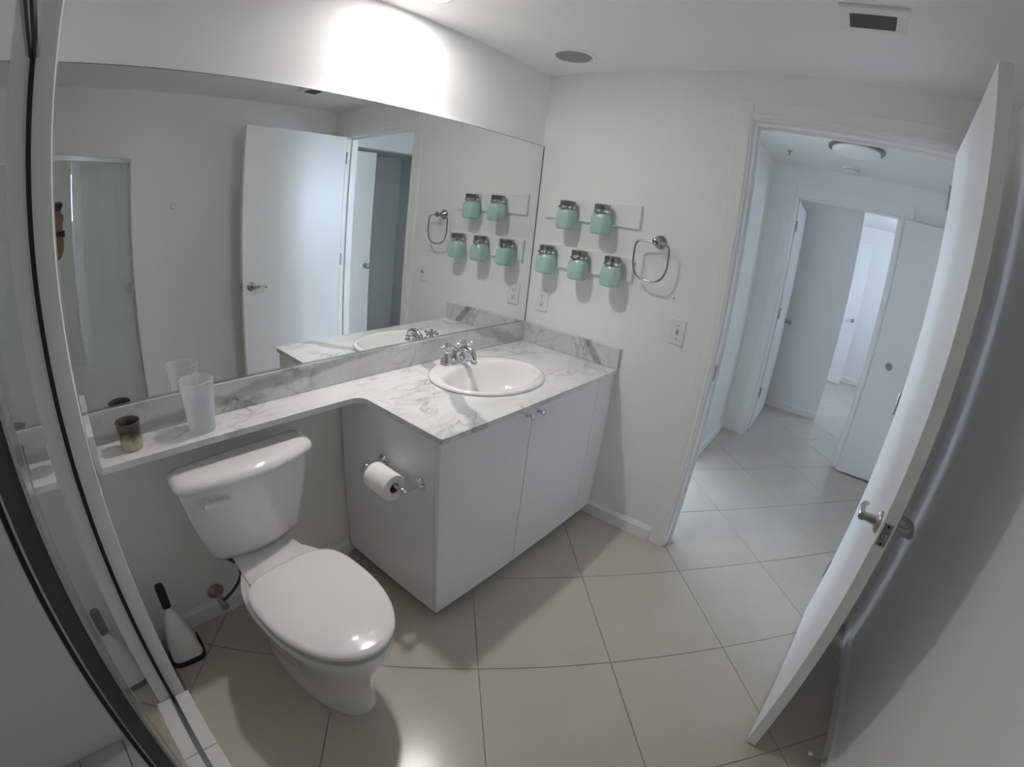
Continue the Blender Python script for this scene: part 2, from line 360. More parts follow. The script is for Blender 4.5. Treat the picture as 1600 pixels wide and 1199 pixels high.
# ---- door casings / jambs
def casing(name, plane, axis, a0, a1, zt, wd, side, label, depth):
    """cased opening on plane (axis 'x': plane x=const, opening a0>a1 along y); boards proud on both faces, lining inside"""
    t = thing(name, label, 'door frame', kind='structure')
    d = .016
    lo, hi = min(a0, a1), max(a0, a1)
    def bx(u0, u1, za, zb, p0, p1, nm):
        b6 = (p0, p1, u0, u1, za, zb) if axis == 'x' else (u0, u1, p0, p1, za, zb)
        return B(nm, b6, TRIM, t, bevel=.004)
    p0, p1 = plane, plane+depth
    for pa, pb in ((p0-d, p0), (p1, p1+d)):
        bx(hi-.006, hi+wd, 0, zt+wd, pa, pb, 'casing_board'); bx(lo-wd, lo+.006, 0, zt+wd, pa, pb, 'casing_board'); bx(lo+.006, hi-.006, zt-.006, zt+wd, pa, pb, 'casing_board')
        e = .008 if pa == p0-d else -.008
        q0, q1 = (pa-.006, pa) if pa == p0-d else (pb, pb+.006)
        bx(hi+.002, hi+.02, 0, zt+.02, q0, q1, 'casing_bead'); bx(lo-.02, lo-.002, 0, zt+.02, q0, q1, 'casing_bead'); bx(lo-.002, hi+.002, zt+.002, zt+.02, q0, q1, 'casing_bead')
    j = .018
    bx(hi-j, hi-.0005, 0, zt-j, p0+.001, p1-.001, 'jamb_board'); bx(lo+.0005, lo+j, 0, zt-j, p0+.001, p1-.001, 'jamb_board'); bx(lo+.0005, hi-.0005, zt-j, zt-.0005, p0+.001, p1-.001, 'head_board')
    return t
c1 = casing('trim_1', 0, 'x', YD0, YD1, ZD, .072, -1, 'white casing and jambs around the bathroom doorway', .1)
# door stops + strike plate on the bathroom doorway
B('door_stop_strip', (.045, .06, YD0-.032, YD0-.0185, 0, ZD-.032), TRIM, c1); B('door_stop_strip', (.045, .06, YD1+.0185, YD1+.032, 0, ZD-.032), TRIM, c1); B('door_stop_strip', (.045, .06, YD1+.0185, YD0-.0185, ZD-.032, ZD-.0185), TRIM, c1)
B('strike_plate', (.004, .032, YD0-.0205, YD0-.018, .91, .985), BRUSHED, c1, bevel=.001, label='small metal strike plate')
casing('trim_2', -.83, 'y', .16, 1.14, ZD, .065, -1, 'white casing around the bedroom doorway off the hall', .1)
casing('trim_3', 1.95, 'x', -1.03, -1.87, ZD-.02, .085, -1, 'white casing around the hallway end doorway', .12)

# ================================================================= BATHROOM FIXTURES
# ---- mirror
mir = thing('wall_mirror', 'long frameless wall mirror above the marble backsplash', 'mirror')
B('mirror_glass', (-2.058, -.0015, -.0095, -.001, ZB+.004, 1.873), MIRROR, mir)
B('mirror_channel', (-2.058, -.0015, -.0125, -.0105, ZB, ZB+.0035), ALU, mir)
B('mirror_edge', (-.0065, -.0015, -.0104, -.0097, ZB+.004, 1.873), mat('mirror_dark_edge', (.10, .10, .11), .3, .5), mir)
B('mirror_edge', (-2.058, -.0066, -.0104, -.0097, 1.8705, 1.873), mat('mirror_grey_edge', (.30, .30, .30), .3, .5), mir)

# ---- countertop (L shaped, rounded inner corner), sink hole
SX, SY, RX, RY = -.60, -.287, .262, .219
def counter():
    bm = bmesh.new(); r = .045; rc = .012
    out = [(-.001, -.001), (-.001, -DC)]
    for k in range(5):
        a = k/4*PI/2; out.append((-LC+rc-rc*math.sin(a), -DC+rc-rc*math.cos(a)))
    for k in range(9):    # concave inner corner
        a = k/8*PI/2; out.append((-LC-r+r*math.cos(a), -DS-r+r*math.sin(a)))
    out += [(-2.059, -DS), (-2.059, -.001)]
    hole = [(SX+(RX-.03)*math.cos(2*PI*i/48), SY+(RY-.03)*math.sin(2*PI*i/48)) for i in range(48)]
    t, b = ZC, ZC-.021
    cxy = (-.8, -.3)
    def mk(pts, z): return [bm.verts.new((p[0], p[1], z)) for p in pts]
    O1, H1, O0, H0 = mk(out, t), mk(hole, t), mk(out, b), mk(hole, b)
    for Z in ((O1, H1), (O0, H0)):
        es = []
        for L in Z:
            for i in range(len(L)):
                e = bm.edges.get((L[i], L[(i+1) % len(L)])) or bm.edges.new((L[i], L[(i+1) % len(L)])); es.append(e)
        bmesh.ops.triangle_fill(bm, use_beauty=True, edges=es)
    for A, Bm in ((O1, O0), (H1, H0)):
        for i in range(len(A)): bm.faces.new((A[i], A[(i+1) % len(A)], Bm[(i+1) % len(A)], Bm[i]))
    return bm
ct = thing('countertop', 'white grey veined marble counter with narrow shelf over toilet', 'countertop')
obj('marble_slab', counter(), MARBLE, ct, bevel=.004)
B('back_splash', (-2.04, -.0205, -.02, -.013, ZC+.0005, ZB-.001), MARBLE_B, ct, bevel=.002)
B('side_splash', (-.02, -.001, -DC, -.0135, ZC+.0005, ZB-.001), MARBLE_S, ct, bevel=.002)
B('side_splash', (-2.059, -2.0405, -DS-.014, -.0135, ZC+.0005, ZB-.001), MARBLE_S, ct, bevel=.002)

# ---- vanity cabinet
XC = -LC+.010; YF = -DC+.015; ZV = .058; ZT = ZC-.022
vc = thing('vanity_cabinet', 'white flat front vanity cabinet under the marble counter', 'cabinet')
bm = bmesh.new(); box(bm, XC, XC+.018, YF+.019, -.015, ZV, ZT); box(bm, XC+.018, -.002, YF+.06, -.002, ZV, ZV+.018); box(bm, XC+.018, -.002, YF+.05, YF+.066, ZV+.018, ZT); box(bm, XC+.018, -.002, -.018, -.015, ZV+.018, ZT)
obj('carcass', bm, LAM, vc)
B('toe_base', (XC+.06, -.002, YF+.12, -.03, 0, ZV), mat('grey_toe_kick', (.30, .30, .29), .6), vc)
def cdoor(x0, x1, kx):
    d = B('cabinet_door', (x0, x1, YF, YF+.018, ZV, ZT-.002), LAM, vc, bevel=.0015)
    if kx:
        bm = bmesh.new(); lathe(bm, (kx, YF, .786), (0, -1, 0), [(.009, 0), (.009, .003), (.005, .006), (.005, .016), (.010, .021), (.013, .026), (.012, .030), (.006, .033), (0, .0335)], 20)
        obj('knob', bm, CHROME, d, smooth=True)
cdoor(XC, -.671, -.703); cdoor(-.6675, -.158, -.637); 
B('filler_panel', (-.1545, -.002, YF, YF+.018, ZV, ZT-.002), LAM, vc, bevel=.0015)

# ---- drop-in sink
sk = thing('washbasin', 'white oval drop in washbasin set in marble counter', 'sink', (SX, SY, ZC))
def ell(rx, ry, z, cy=0, n=64): return [Vector((rx*math.cos(2*PI*i/n), cy+ry*math.sin(2*PI*i/n), z)) for i in range(n)]
bm = bmesh.new()
rings = [ell(RX-.034, RY-.034, -.02), ell(RX-.032, RY-.032, .0005), ell(RX-.003, RY-.003, .0005), ell(RX, RY, .004), ell(RX-.003, RY-.003, .010), ell(RX-.012, RY-.011, .014),
         ell(RX-.024, .175, .014, -.02), ell(.232, .158, .012, -.03), ell(.226, .150, .006, -.031), ell(.215, .140, -.012, -.03), ell(.19, .122, -.06, -.026), ell(.15, .10, -.10, -.02), ell(.10, .07, -.122, -.014), ell(.05, .04, -.131, -.01), ell(.024, .024, -.133, -.01)]
loft(bm, rings, False, False)
obj('basin', bm, PORC, sk, smooth=True, auto=70)
bm = bmesh.new(); lathe(bm, (0, -.01, -.1345), (0, 0, 1), [(.024, 0), (.026, .002), (.022, .004), (.017, .002), (.001, .002)], 24); obj('drain', bm, CHROME, sk, smooth=True)
bm = bmesh.new(); lathe(bm, (0, -.172, -.028), (0, 1, .35), [(.010, -.003), (.010, .0015), (.001, .0016)], 20); obj('overflow_hole', bm, DARK, sk)

# ---- faucet
fa = thing('faucet', 'chrome two handle faucet on the washbasin rim', 'faucet', (-.622, -.118, ZC+.0135))
bm = bmesh.new()
loft(bm, [rrect(0, 0, z, hx, hy, 2.6, 40) for z, hx, hy in ((0, .08, .029), (.006, .08, .029), (.012, .074, .025), (.018, .066, .021), (.021, .055, .015))]); obj('base_plate', bm, CHROME, fa, smooth=True)
for s in (-1, 1):
    bm = bmesh.new(); lathe(bm, (s*.052, 0, .012), (0, 0, 1), [(.026, 0), (.025, .008), (.019, .018), (.014, .030), (.012, .038), (.014, .042), (.014, .046), (.010, .050), (.009, .056)], 24)
    h = obj('handle', bm, CHROME, fa, smooth=True)
    bm = bmesh.new(); zc = .074
    rot = .5 if s < 0 else -.25
    for k in range(4):
        a = rot + k*PI/2; e = Vector((s*.052 + .033*math.cos(a), .033*math.sin(a), zc)); c0 = Vector((s*.052, 0, zc))
        tube(bm, [c0, c0.lerp(e, .5), e], [.0055, .0042, .0052], 10)
        lathe(bm, e-Vector((math.cos(a), math.sin(a), 0))*.007, (math.cos(a), math.sin(a), 0), [(.0, 0), (.006, .002), (.0085, .007), (.006, .012), (0, .0145)], 12)
    lathe(bm, (s*.052, 0, .066), (0, 0, 1), [(.008, 0), (.0105, .005), (.010, .012), (.006, .018), (.0085, .022), (.006, .027), (0, .029)], 16)
    obj('cross_knob', bm, CHROME, h, smooth=True)
bm = bmesh.new(); lathe(bm, (0, -.002, .014), (0, 0, 1), [(.026, 0), (.023, .012), (.018, .024), (.016, .034), (.012, .040), (.001, .043)], 24); obj('spout_body', bm, CHROME, fa, smooth=True)
sp = smooth_path([(0, -.004, .035), (0, -.025, .062), (0, -.058, .078), (0, -.090, .070), (0, -.106, .046), (0, -.108, .030)], 8)
bm = bmesh.new(); tube(bm, sp, [.0150-.0035*i/(len(sp)-1) for i in range(len(sp))], 18); lathe(bm, (0, -.108, .032), (0, 0, -1), [(.0135, 0), (.0145, .003), (.0145, .010), (.011, .011), (.001, .009)], 18); obj('spout', bm, CHROME, fa, smooth=True)
bm = bmesh.new(); tube(bm, [(0, .020, .012), (0, .020, .06)], .0028, 8); lathe(bm, (0, .020, .058), (0, 0, 1), [(.003, 0), (.007, .004), (.0065, .010), (0, .013)], 14); obj('lift_rod', bm, CHROME, fa, smooth=True)

# ---- toilet
to = thing('toilet', 'white two piece toilet with closed lid beside the vanity', 'toilet', (-1.628, 0, 0), math.radians(3.6))
def egg(cy, w, f, b, z, e=2.2, eb=2.6, n=56):
    out = []
    for i in range(n):
        t = 2*PI*i/n; c, s = math.cos(t), math.sin(t); ee = e if s < 0 else eb
        x = w*math.copysign(abs(c)**(2/ee), c); y = (f if s < 0 else b)*math.copysign(abs(s)**(2/ee), s)
        out.append(Vector((x, cy+y, z)))
    return out
bm = bmesh.new()
loft(bm, [egg(-.42, .112, .300, .25, 0, 2.3, 2.4), egg(-.42, .114, .302, .25, .012, 2.3, 2.4), egg(-.42, .109, .296, .245, .035, 2.3, 2.4), egg(-.425, .113, .300, .24, .10, 2.25, 2.3), egg(-.43, .124, .308, .24, .165, 2.2, 2.2),
          egg(-.44, .143, .322, .245, .235, 2.15, 2.1), egg(-.45, .160, .332, .25, .29, 2.1, 2.0), egg(-.455, .176, .345, .26, .335, 2.1, 1.95), egg(-.455, .183, .350, .27, .362, 2.1, 1.9), egg(-.455, .184, .352, .272, .380, 2.1, 1.9), egg(-.455, .180, .348, .268, .387, 2.1, 1.9)])
obj('bowl', bm, PORC, to, smooth=True, auto=70)
# raised deck that carries the tank
bm = bmesh.new()
def deck(z, i): return [Vector(p) for p in ((-.085-i, -.10+i, z), (-.108-i, -.18, z), (-.117-i, -.25, z), (-.128-i, -.33, z), (-.135-i, -.38-i, z), (.135+i, -.38-i, z), (.128+i, -.33, z), (.117+i, -.25, z), (.108+i, -.18, z), (.085+i, -.10+i, z))]
loft(bm, [deck(.30, -.03), deck(.35, -.006), deck(.378, 0), deck(.390, 0), deck(.395, -.005)])
obj('bowl_deck', bm, PORC, to, smooth=True, auto=60)
bm = bmesh.new()
loft(bm, [egg(-.52, .176, .283, .165, .3885, 2.05, 3.0), egg(-.52, .179, .286, .168, .392, 2.05, 3.0), egg(-.52, .179, .286, .168, .409, 2.05, 3.0), egg(-.52, .176, .283, .163, .412, 2.05, 3.0)]); obj('seat_ring', bm, mat('shaded_seat_grey', (.50, .49, .475), .3), to, smooth=True)  # white seat; the grey puts the shade below the lid into its colour
bm = bmesh.new()
loft(bm, [egg(-.52, .180, .286, .17, .4130, 2.05, 3.2), egg(-.52, .184, .290, .175, .417, 2.05, 3.2), egg(-.52, .184, .290, .175, .424, 2.05, 3.2), egg(-.52, .180, .286, .172, .430, 2.05, 3.2), egg(-.52, .168, .270, .160, .4335, 2.05, 3.2), egg(-.52, .12, .20, .12, .436, 2.05, 3.0), egg(-.52, .06, .1, .06, .437, 2.05, 3)]); obj('seat_lid', bm, SEATP, to, smooth=True, auto=60)
for s in (-1, 1):
    bm = bmesh.new(); loft(bm, [rrect(s*.070, -.332, z, hx, hy, 3, 20) for z, hx, hy in ((.3955, .020, .009), (.401, .020, .009), (.404, .017, .007))]); obj('hinge_cap', bm, SEATP, to, smooth=True)
def tank(z, hw, y0, y1, bow, n=14):
    pts = []
    r = min(.045, (y0-.02)-(y1+bow)-.006)
    for k in range(n+1):       # front, bowed
        t = -1+2*k/n; x = t*(hw-r); pts.append(Vector((x, y1+bow*t*t, z)))
    for k in range(1, 6):
        a = k/6*PI/2; pts.append(Vector((hw-r+r*math.sin(a), y1+bow+r*(1-math.cos(a)), z)))
    pts += [Vector((hw, y1+bow+r, z)), Vector((hw, y0-.02, z)), Vector((hw-.02, y0, z)), Vector((-hw+.02, y0, z)), Vector((-hw, y0-.02, z)), Vector((-hw, y1+bow+r, z))]
    for k in range(5, 0, -1):
        a = k/6*PI/2; pts.append(Vector((-hw+r-r*math.sin(a), y1+bow+r*(1-math.cos(a)), z)))
    return pts
bm = bmesh.new()
loft(bm, [tank(.392, .145, -.12, -.190, .02), tank(.400, .165, -.105, -.208, .022), tank(.43, .180, -.100, -.222, .024), tank(.55, .208, -.098, -.238, .028), tank(.66, .228, -.096, -.248, .032), tank(.700, .233, -.096, -.250, .033)])
tk = obj('tank', bm, PORC, to, smooth=True, auto=50)
bm = bmesh.new()
loft(bm, [tank(.700, .236, -.096, -.254, .034), tank(.706, .245, -.094, -.264, .036), tank(.716, .248, -.093, -.268, .037), tank(.728, .246, -.094, -.264, .037), tank(.738, .238, -.102, -.252, .036), tank(.743, .222, -.118, -.234, .035), tank(.745, .19, -.135, -.21, .03)])
obj('tank_lid', bm, PORC, to, smooth=True, auto=60)
bm = bmesh.new(); lathe(bm, (-.165, -.226, .660), (0, -1, 0), [(.015, 0), (.015, .01), (.010, .016), (.010, .020)], 18)
loft(bm, [[Vector((x, -.243-d, .660+z)) for z, d in ((-hz, 0), (-hz*.7, -.006), (0, -.008), (hz*.7, -.006), (hz, 0), (hz*.6, .008), (0, .010), (-hz*.6, .008))] for x, hz in ((-.18, .008), (-.17, .012), (-.13, .010), (-.10, .009), (-.095, .005))])
obj('flush_lever', bm, PORC, to, smooth=True)
# water supply valve
sv = thing('supply_valve', 'angle stop valve with dark hose behind the toilet', 'valve', (-1.785, -.001, .118))
bm = bmesh.new(); lathe(bm, (0, -.001, 0), (0, -1, 0), [(.034, 0), (.033, .004), (.022, .010), (.012, .013), (.010, .014)], 26); obj('escutcheon', bm, COPPER, sv, smooth=True)
bm = bmesh.new(); tube(bm, [(0, -.012, 0), (0, -.055, -.004)], .0085, 12); lathe(bm, (0, -.052, -.004), (0, -1, 0), [(.013, 0), (.015, .004), (.015, .024), (.011, .03), (.007, .038)], 16); obj('valve_body', bm, BRUSHED, sv, smooth=True)
bm = bmesh.new(); loft(bm, [rrect(0, 0, 0, hx, hy, 2.2, 20) for hx, hy in ((.006, .004), (.013, .008), (.013, .008), (.006, .004))]); bm.free()
bm = bmesh.new(); lathe(bm, (0, -.09, -.004), (0, -1, 0), [(.006, 0), (.017, .003), (.017, .009), (.006, .012)], 14); obj('valve_handle', bm, BRUSHED, sv, smooth=True)
bm = bmesh.new(); tube(bm, smooth_path([(.004, -.072, .006), (.03, -.076, .02), (.07, -.085, .06), (.092, -.105, .12), (.085, -.125, .19), (.058, -.14, .235), (.05, -.145, .27)], 6), .0065, 10); obj('hose', bm, HOSE, sv, smooth=True)
bm = bmesh.new(); lathe(bm, (.05, -.145, .250), (0, 0, 1), [(.012, 0), (.018, .004), (.018, .016), (.012, .022)], 14); obj('tank_nut', bm, BLACK, sv, smooth=True)

# ---- toilet brush
tb = thing('toilet_brush', 'white tapered toilet brush holder with black handle in corner', 'toilet brush', (-1.988, -.128, 0), math.radians(-4))
bm = bmesh.new(); loft(bm, [rrect(0, 0, z, hx, hy, 4, 32) for z, hx, hy in ((0, .066, .052), (.006, .068, .054), (.016, .067, .053), (.020, .063, .049))]); obj('base', bm, BLACK, tb, smooth=True)
bm = bmesh.new(); loft(bm, [rrect(dx, 0, z, hx, hy, e, 32) for z, hx, hy, e, dx in ((.020, .060, .046, 4, 0), (.06, .057, .043, 4, 0), (.13, .045, .036, 3.6, -.001), (.19, .032, .028, 3, -.002), (.215, .022, .020, 2.6, -.002), (.235, .013, .013, 2.2, -.002), (.255, .011, .011, 2, -.002))]); obj('holder_body', bm, LITEP, tb, smooth=True)
bm = bmesh.new(); loft(bm, [rrect(-.002, 0, z, hx, hx, 2.4, 24) for z, hx in ((.254, .011), (.258, .0155), (.30, .0165), (.345, .0165), (.353, .014), (.356, .008))]); obj('handle', bm, BLACK, tb, smooth=True)
bm = bmesh.new(); loft(bm, [rrect(.0605, 0, z, hx, hy, 3, 20) for z, hx, hy in ((.018, .006, .016), (.03, .0085, .018), (.06, .007, .016), (.085, .003, .009))]); obj('catch', bm, BLACK, tb, smooth=True)

# ---- toilet paper holder + roll on the cabinet side
th = thing('paper_holder', 'chrome two post toilet paper holder on the vanity side', 'holder', (XC, -.388, .622))
for s in (-1, 1):
    bm = bmesh.new(); lathe(bm, (-.0005, s*.098, 0), (-1, 0, 0), [(.026, 0), (.026, .004), (.021, .009), (.013, .014), (.010, .03), (.0095, .06), (.012, .066), (.015, .074), (.013, .086), (.006, .092), (0, .093)], 24); obj('post', bm, CHROME, th, smooth=True)
bm = bmesh.new(); tube(bm, [(-.077, -.095, 0), (-.077, .095, 0)], .0075, 12); obj('roller', bm, CHROME, th, smooth=True)
tp = thing('toilet_paper_roll', 'white toilet paper roll hanging on the chrome holder', 'toilet paper', (XC-.077, -.388, .612))
bm = bmesh.new(); rr = [(.019, -.056), (.046, -.056), (.0485, -.053), (.0485, .053), (.046, .056), (.019, .056)]
lathe(bm, (0, 0, 0), (0, 1, 0), rr + [rr[0]], 40, False, False); obj('roll', bm, PAPER, tp, smooth=True)
bm = bmesh.new(); lathe(bm, (0, 0, 0), (0, 1, 0), [(.0185, -.0555), (.0188, -.0555), (.0188, .0555), (.0185, .0555), (.0185, -.0555)], 30, False, False); obj('core', bm, CARD, tp, smooth=True)

# ---- tumblers on the shelf
tu = thing('frosted_tumbler', 'tall frosted plastic tumbler on the marble shelf', 'tumbler', (-1.713, -.098, ZC))
bm = bmesh.new(); lathe(bm, (0, 0, 0), (0, 0, 1), [(.001, .0005), (.040, .0005), (.042, .003), (.0475, .09), (.053, .158), (.0545, .161), (.053, .163), (.0505, .160), (.045, .09), (.040, .012), (.001, .010)], 40, False, False); obj('cup_wall', bm, FROST, tu, smooth=True)
def soot_mat():
    m = bpy.data.materials.new('sooty_glass'); m.use_nodes = True; nt = m.node_tree; b = nt.nodes['Principled BSDF']; N = nt.nodes.new; K = nt.links.new
    b.inputs['Roughness'].default_value = .15
    tc = N('ShaderNodeTexCoord'); sx = N('ShaderNodeSeparateXYZ'); K(tc.outputs['Object'], sx.inputs[0])
    n = N('ShaderNodeTexNoise'); n.inputs['Scale'].default_value = 22; K(tc.outputs['Object'], n.inputs['Vector'])
    a = N('ShaderNodeMath'); a.operation = 'MULTIPLY_ADD'; K(n.outputs['Fac'], a.inputs[0]); a.inputs[1].default_value = .06; K(sx.outputs['Z'], a.inputs[2])
    r = N('ShaderNodeValToRGB'); e = r.color_ramp.elements
    mr = N('ShaderNodeMapRange'); mr.inputs['From Min'].default_value = .03; mr.inputs['From Max'].default_value = .125; K(a.outputs[0], mr.inputs[0]); K(mr.outputs[0], r.inputs[0])
    e[0].position = .25; e[0].color = (.55, .50, .34, 1); e[1].position = .5; e[1].color = (.04, .033, .026, 1)
    x = e.new(.38); x.color = (.30, .26, .17, 1); y = e.new(.8); y.color = (.10, .09, .075, 1)
    K(r.outputs[0], b.inputs['Base Color']); return m
cn = thing('candle_jar', 'small soot darkened glass candle jar on the shelf', 'candle', (-1.937, -.092, ZC))
bm = bmesh.new(); lathe(bm, (0, 0, 0), (0, 0, 1), [(.001, .0005), (.030, .0005), (.033, .004), (.036, .08), (.0375, .083), (.036, .085), (.0335, .082), (.031, .04)], 36, False, False); obj('glass_cup', bm, soot_mat(), cn, smooth=True)
bm = bmesh.new(); lathe(bm, (0, 0, 0), (0, 0, 1), [(.001, .008), (.0295, .008), (.0305, .04), (.027, .043), (.001, .041)], 30, False, False); obj('wax', bm, WAX, cn, smooth=True)
bm = bmesh.new(); tube(bm, [(0, 0, .04), (.001, .001, .052)], .0012, 6); obj('wick', bm, BLACK, cn)

# ---- jar organisers on the far wall
BOARD = mat('white_board', (.90, .90, .89), .5)
LID = mat('worn_zinc_lid', (.30, .29, .28), .3, .9)
b1 = tag(B('mounting_board', (-.017, -.0005, -.592, -.068, 1.502, 1.612), BOARD, bevel=.002), 'upper white board that carries two mint jars', 'wall board', 'jar boards on the wall')
b2 = tag(B('mounting_board', (-.017, -.0005, -.588, -.066, 1.256, 1.366), BOARD, bevel=.002), 'lower white board that carries three mint jars', 'wall board', 'jar boards on the wall')
def make_jar(label):
    t = thing('mason_jar', label, 'jar', group='mint jars on the wall boards')
    bm = bmesh.new(); loft(bm, [rrect(0, 0, z, r, r, e, 40) for z, r, e in ((0, .034, 2.2), (.004, .041, 2.5), (.012, .0445, 2.8), (.05, .0455, 3), (.078, .0445, 2.8), (.090, .041, 2.4), (.098, .036, 2.1), (.102, .034, 2.0))]); obj('glass_body', bm, MINT, t, smooth=True, auto=60)
    bm = bmesh.new(); lathe(bm, (0, 0, .100), (0, 0, 1), [(.035, 0), (.0385, .002), (.0385, .014), (.0365, .017), (.038, .020), (.038, .038), (.036, .041), (.031, .041), (.030, .036), (.001, .036)], 36); ld = obj('lid', bm, LID, t, smooth=True, auto=30)
    bm = bmesh.new(); lathe(bm, (0, 0, .102), (0, 0, 1), [(.0387, 0), (.0402, .001), (.0402, .012), (.0387, .013)], 36, False, False); box(bm, -.052, -.0395, .004, .018, .1030, .1140); lathe(bm, (-.046, .004, .1085), (0, -1, 0), [(.0045, 0), (.0045, .012), (.003, .014)], 10); box(bm, .0395, .046, -.008, .008, .103, .114); obj('clamp_band', bm, CHROME, ld, smooth=True)
    return t
jl = [(-.23, 1.452, 'mint mason jar on upper board, nearer the mirror'), (-.419, 1.452, 'mint mason jar on upper board, nearer the towel ring'),
      (-.140, 1.219, 'mint mason jar on lower board, nearest the mirror'), (-.327, 1.219, 'mint mason jar in the middle of the lower board'), (-.505, 1.219, 'mint mason jar on lower board, beside the towel ring')]
j0 = make_jar(jl[0][2])
for i, (y, z, lb) in enumerate(jl):
    j = j0 if i == 0 else copy_tree(j0)
    j.location = (-.064, y, z); j['label'] = lb; j.rotation_euler = (0, 0, (.0, .05, -.04, .03, .02)[i])

# ---- towel ring
mat('dark_chrome', (.42, .42, .42), .14, 1.0)
tr = thing('towel_ring', 'chrome towel ring hanging on the wall beside jars', 'towel ring', (0, -.700, 1.462))
bm = bmesh.new(); lathe(bm, (-.0005, 0, 0), (-1, 0, 0), [(.031, 0), (.031, .004), (.026, .010), (.015, .015), (.011, .022), (.011, .044), (.016, .050), (.0185, .058), (.016, .066), (.008, .071), (0, .072)], 28); obj('rosette', bm, mat('dark_chrome'), tr, smooth=True)
pts = []
for k in range(48):
    t = 2*PI*k/48; c, s = math.cos(t), math.sin(t)
    e = 6.0 if s > 0 else 2.6
    y = .083*math.copysign(abs(c)**(2/e), c); z = -.08 + .088*math.copysign(abs(s)**(2/e), s)
    pts.append((-.060-.02*(1 if s < 0 else 0)*abs(s)*.0, .013+y*(1.0 if z > -.1 else .97), z-.012))
bm = bmesh.new(); tube(bm, pts, .0046, 10, closed=True); obj('ring', bm, mat('dark_chrome', (.42, .42, .42), .14, 1.0), tr, smooth=True)

# ---- outlet and switch
ou = thing('wall_outlet', 'white double socket outlet below the lower jar board', 'outlet', (0, -.104, 1.068))
B('cover_plate', (-.006, -.0005, -.037, .037, -.058, .058), LITEP, ou, bevel=.003)
for s in (-1, 1):
    bm = bmesh.new(); loft(bm, [[Vector((x, p.x, p.y)) for p in rrect(0, s*.02, 0, .0165, .0145, 3, 24)] for x in (-.006, -.008)]); f = obj('socket', bm, LITEP, ou)
    bm = bmesh.new(); box(bm, -.0086, -.0078, -.0075, -.0055, s*.02-.001, s*.02+.008); box(bm, -.0086, -.0078, .0055, .0075, s*.02, s*.02+.008); lathe(bm, (-.0078, 0, s*.02-.006), (-1, 0, 0), [(.0028, 0), (.0028, .0008)], 10); obj('slots', bm, DARK, f)
sw = thing('light_switch', 'white toggle light switch plate beside the doorway', 'switch', (0, -.848, 1.083))
B('cover_plate', (-.006, -.0005, -.037, .037, -.058, .058), LITEP, sw, bevel=.003)
bm = bmesh.new(); loft(bm, [[Vector((x, -hy, z-hz)), Vector((x, hy, z-hz)), Vector((x, hy, z+hz)), Vector((x, -hy, z+hz))] for x, hy, z, hz in ((-.006, .005, 0, .011), (-.017, .004, .006, .005))]); obj('toggle', bm, mat('grey_toggle', (.45, .45, .45), .4), sw, bevel=.001)
for s in (-1, 1):
    bm = bmesh.new(); lathe(bm, (-.006, 0, s*.03), (-1, 0, 0), [(.0035, 0), (.003, .001), (.001, .0012)], 12); obj('screw', bm, BRUSHED, sw)
tag(B('wall_nail', (-.006, -.0003, -.806, -.801, 1.222, 1.230), BRUSHED), 'tiny nail left in the wall below the towel ring', 'nail')

# ---- bathroom door, open into the room
HX, HY = -.022, -1.848
FX, FY = -.8735, -1.7731
dv = Vector((FX-HX, FY-HY, 0)); DL = dv.length; ang = math.atan2(dv.y, dv.x)
bd = thing('door_1', 'white flush bathroom door standing open toward the right wall', 'door', (HX, HY, 0), ang, kind='structure')
# local x runs from hinge to free edge; local +y after rotation by ~pi points to -y world, so the hall face is at local y=0 and the thickness goes to +y
B('door_leaf', (0.004, DL, 0, .036, .012, 2.03), DOORP, bd, bevel=.0015)
def lever(side):
    y0 = 0 if side < 0 else .036
    bm = bmesh.new(); lathe(bm, (DL-.062, y0, .925), (0, side, 0), [(.031, 0), (.031, .004), (.026, .010), (.013, .014), (.011, .04), (.012, .046)], 28); h = obj('lever_rose', bm, BRUSHED, bd, smooth=True)
    bm = bmesh.new(); yy = y0 + side*.05
    pth = smooth_path([(DL-.055, yy, .925), (DL-.075, yy+side*.003, .926), (DL-.11, yy+side*.003, .928), (DL-.145, yy-side*.003, .923), (DL-.172, yy-side*.012, .915)], 5)
    tube(bm, pth, [.0115-.005*i/(len(pth)-1) for i in range(len(pth))], 12); obj('lever', bm, BRUSHED, h, smooth=True)
lever(-1); lever(1)
lp = B('latch_plate', (DL, DL+.0015, .006, .030, .893, .957), BRUSHED, bd, bevel=.001)
bm = bmesh.new(); box(bm, DL+.0015, DL+.011, .0125, .0235, .917, .933); obj('latch_bolt', bm, CHROME, lp, bevel=.002)
bm = bmesh.new()
for z in (.900, .950): lathe(bm, (DL+.0015, .018, z), (1, 0, 0), [(.0035, 0), (.0035, .0006)], 10)
obj('latch_screws', bm, DARK, lp)
for z in (.22, 1.02, 1.82):
    bm = bmesh.new(); lathe(bm, (-.002, -.004, z), (0, 0, 1), [(.0055, 0), (.0055, .09), (.003, .094)], 10); obj('hinge', bm, BRUSHED, bd, smooth=True)
ds = thing('door_stop', 'small spring door stop on baseboard behind open door', 'door stop', (-.83, -W+.0145, .042))
bm = bmesh.new(); lathe(bm, (0, 0, 0), (0, 1, 0), [(.011, 0), (.009, .006), (.0055, .01), (.0055, .055)], 14); obj('spring', bm, BRUSHED, ds, smooth=True)
bm = bmesh.new(); lathe(bm, (0, .055, 0), (0, 1, 0), [(.0075, 0), (.0085, .006), (.007, .014), (.001, .015)], 14); obj('tip', bm, LITEP, ds, smooth=True)
rg = thing('wall_bumper', 'small white round bumper on the wall seen in mirror', 'bumper', (-1.289, -W+.0005, 1.495))
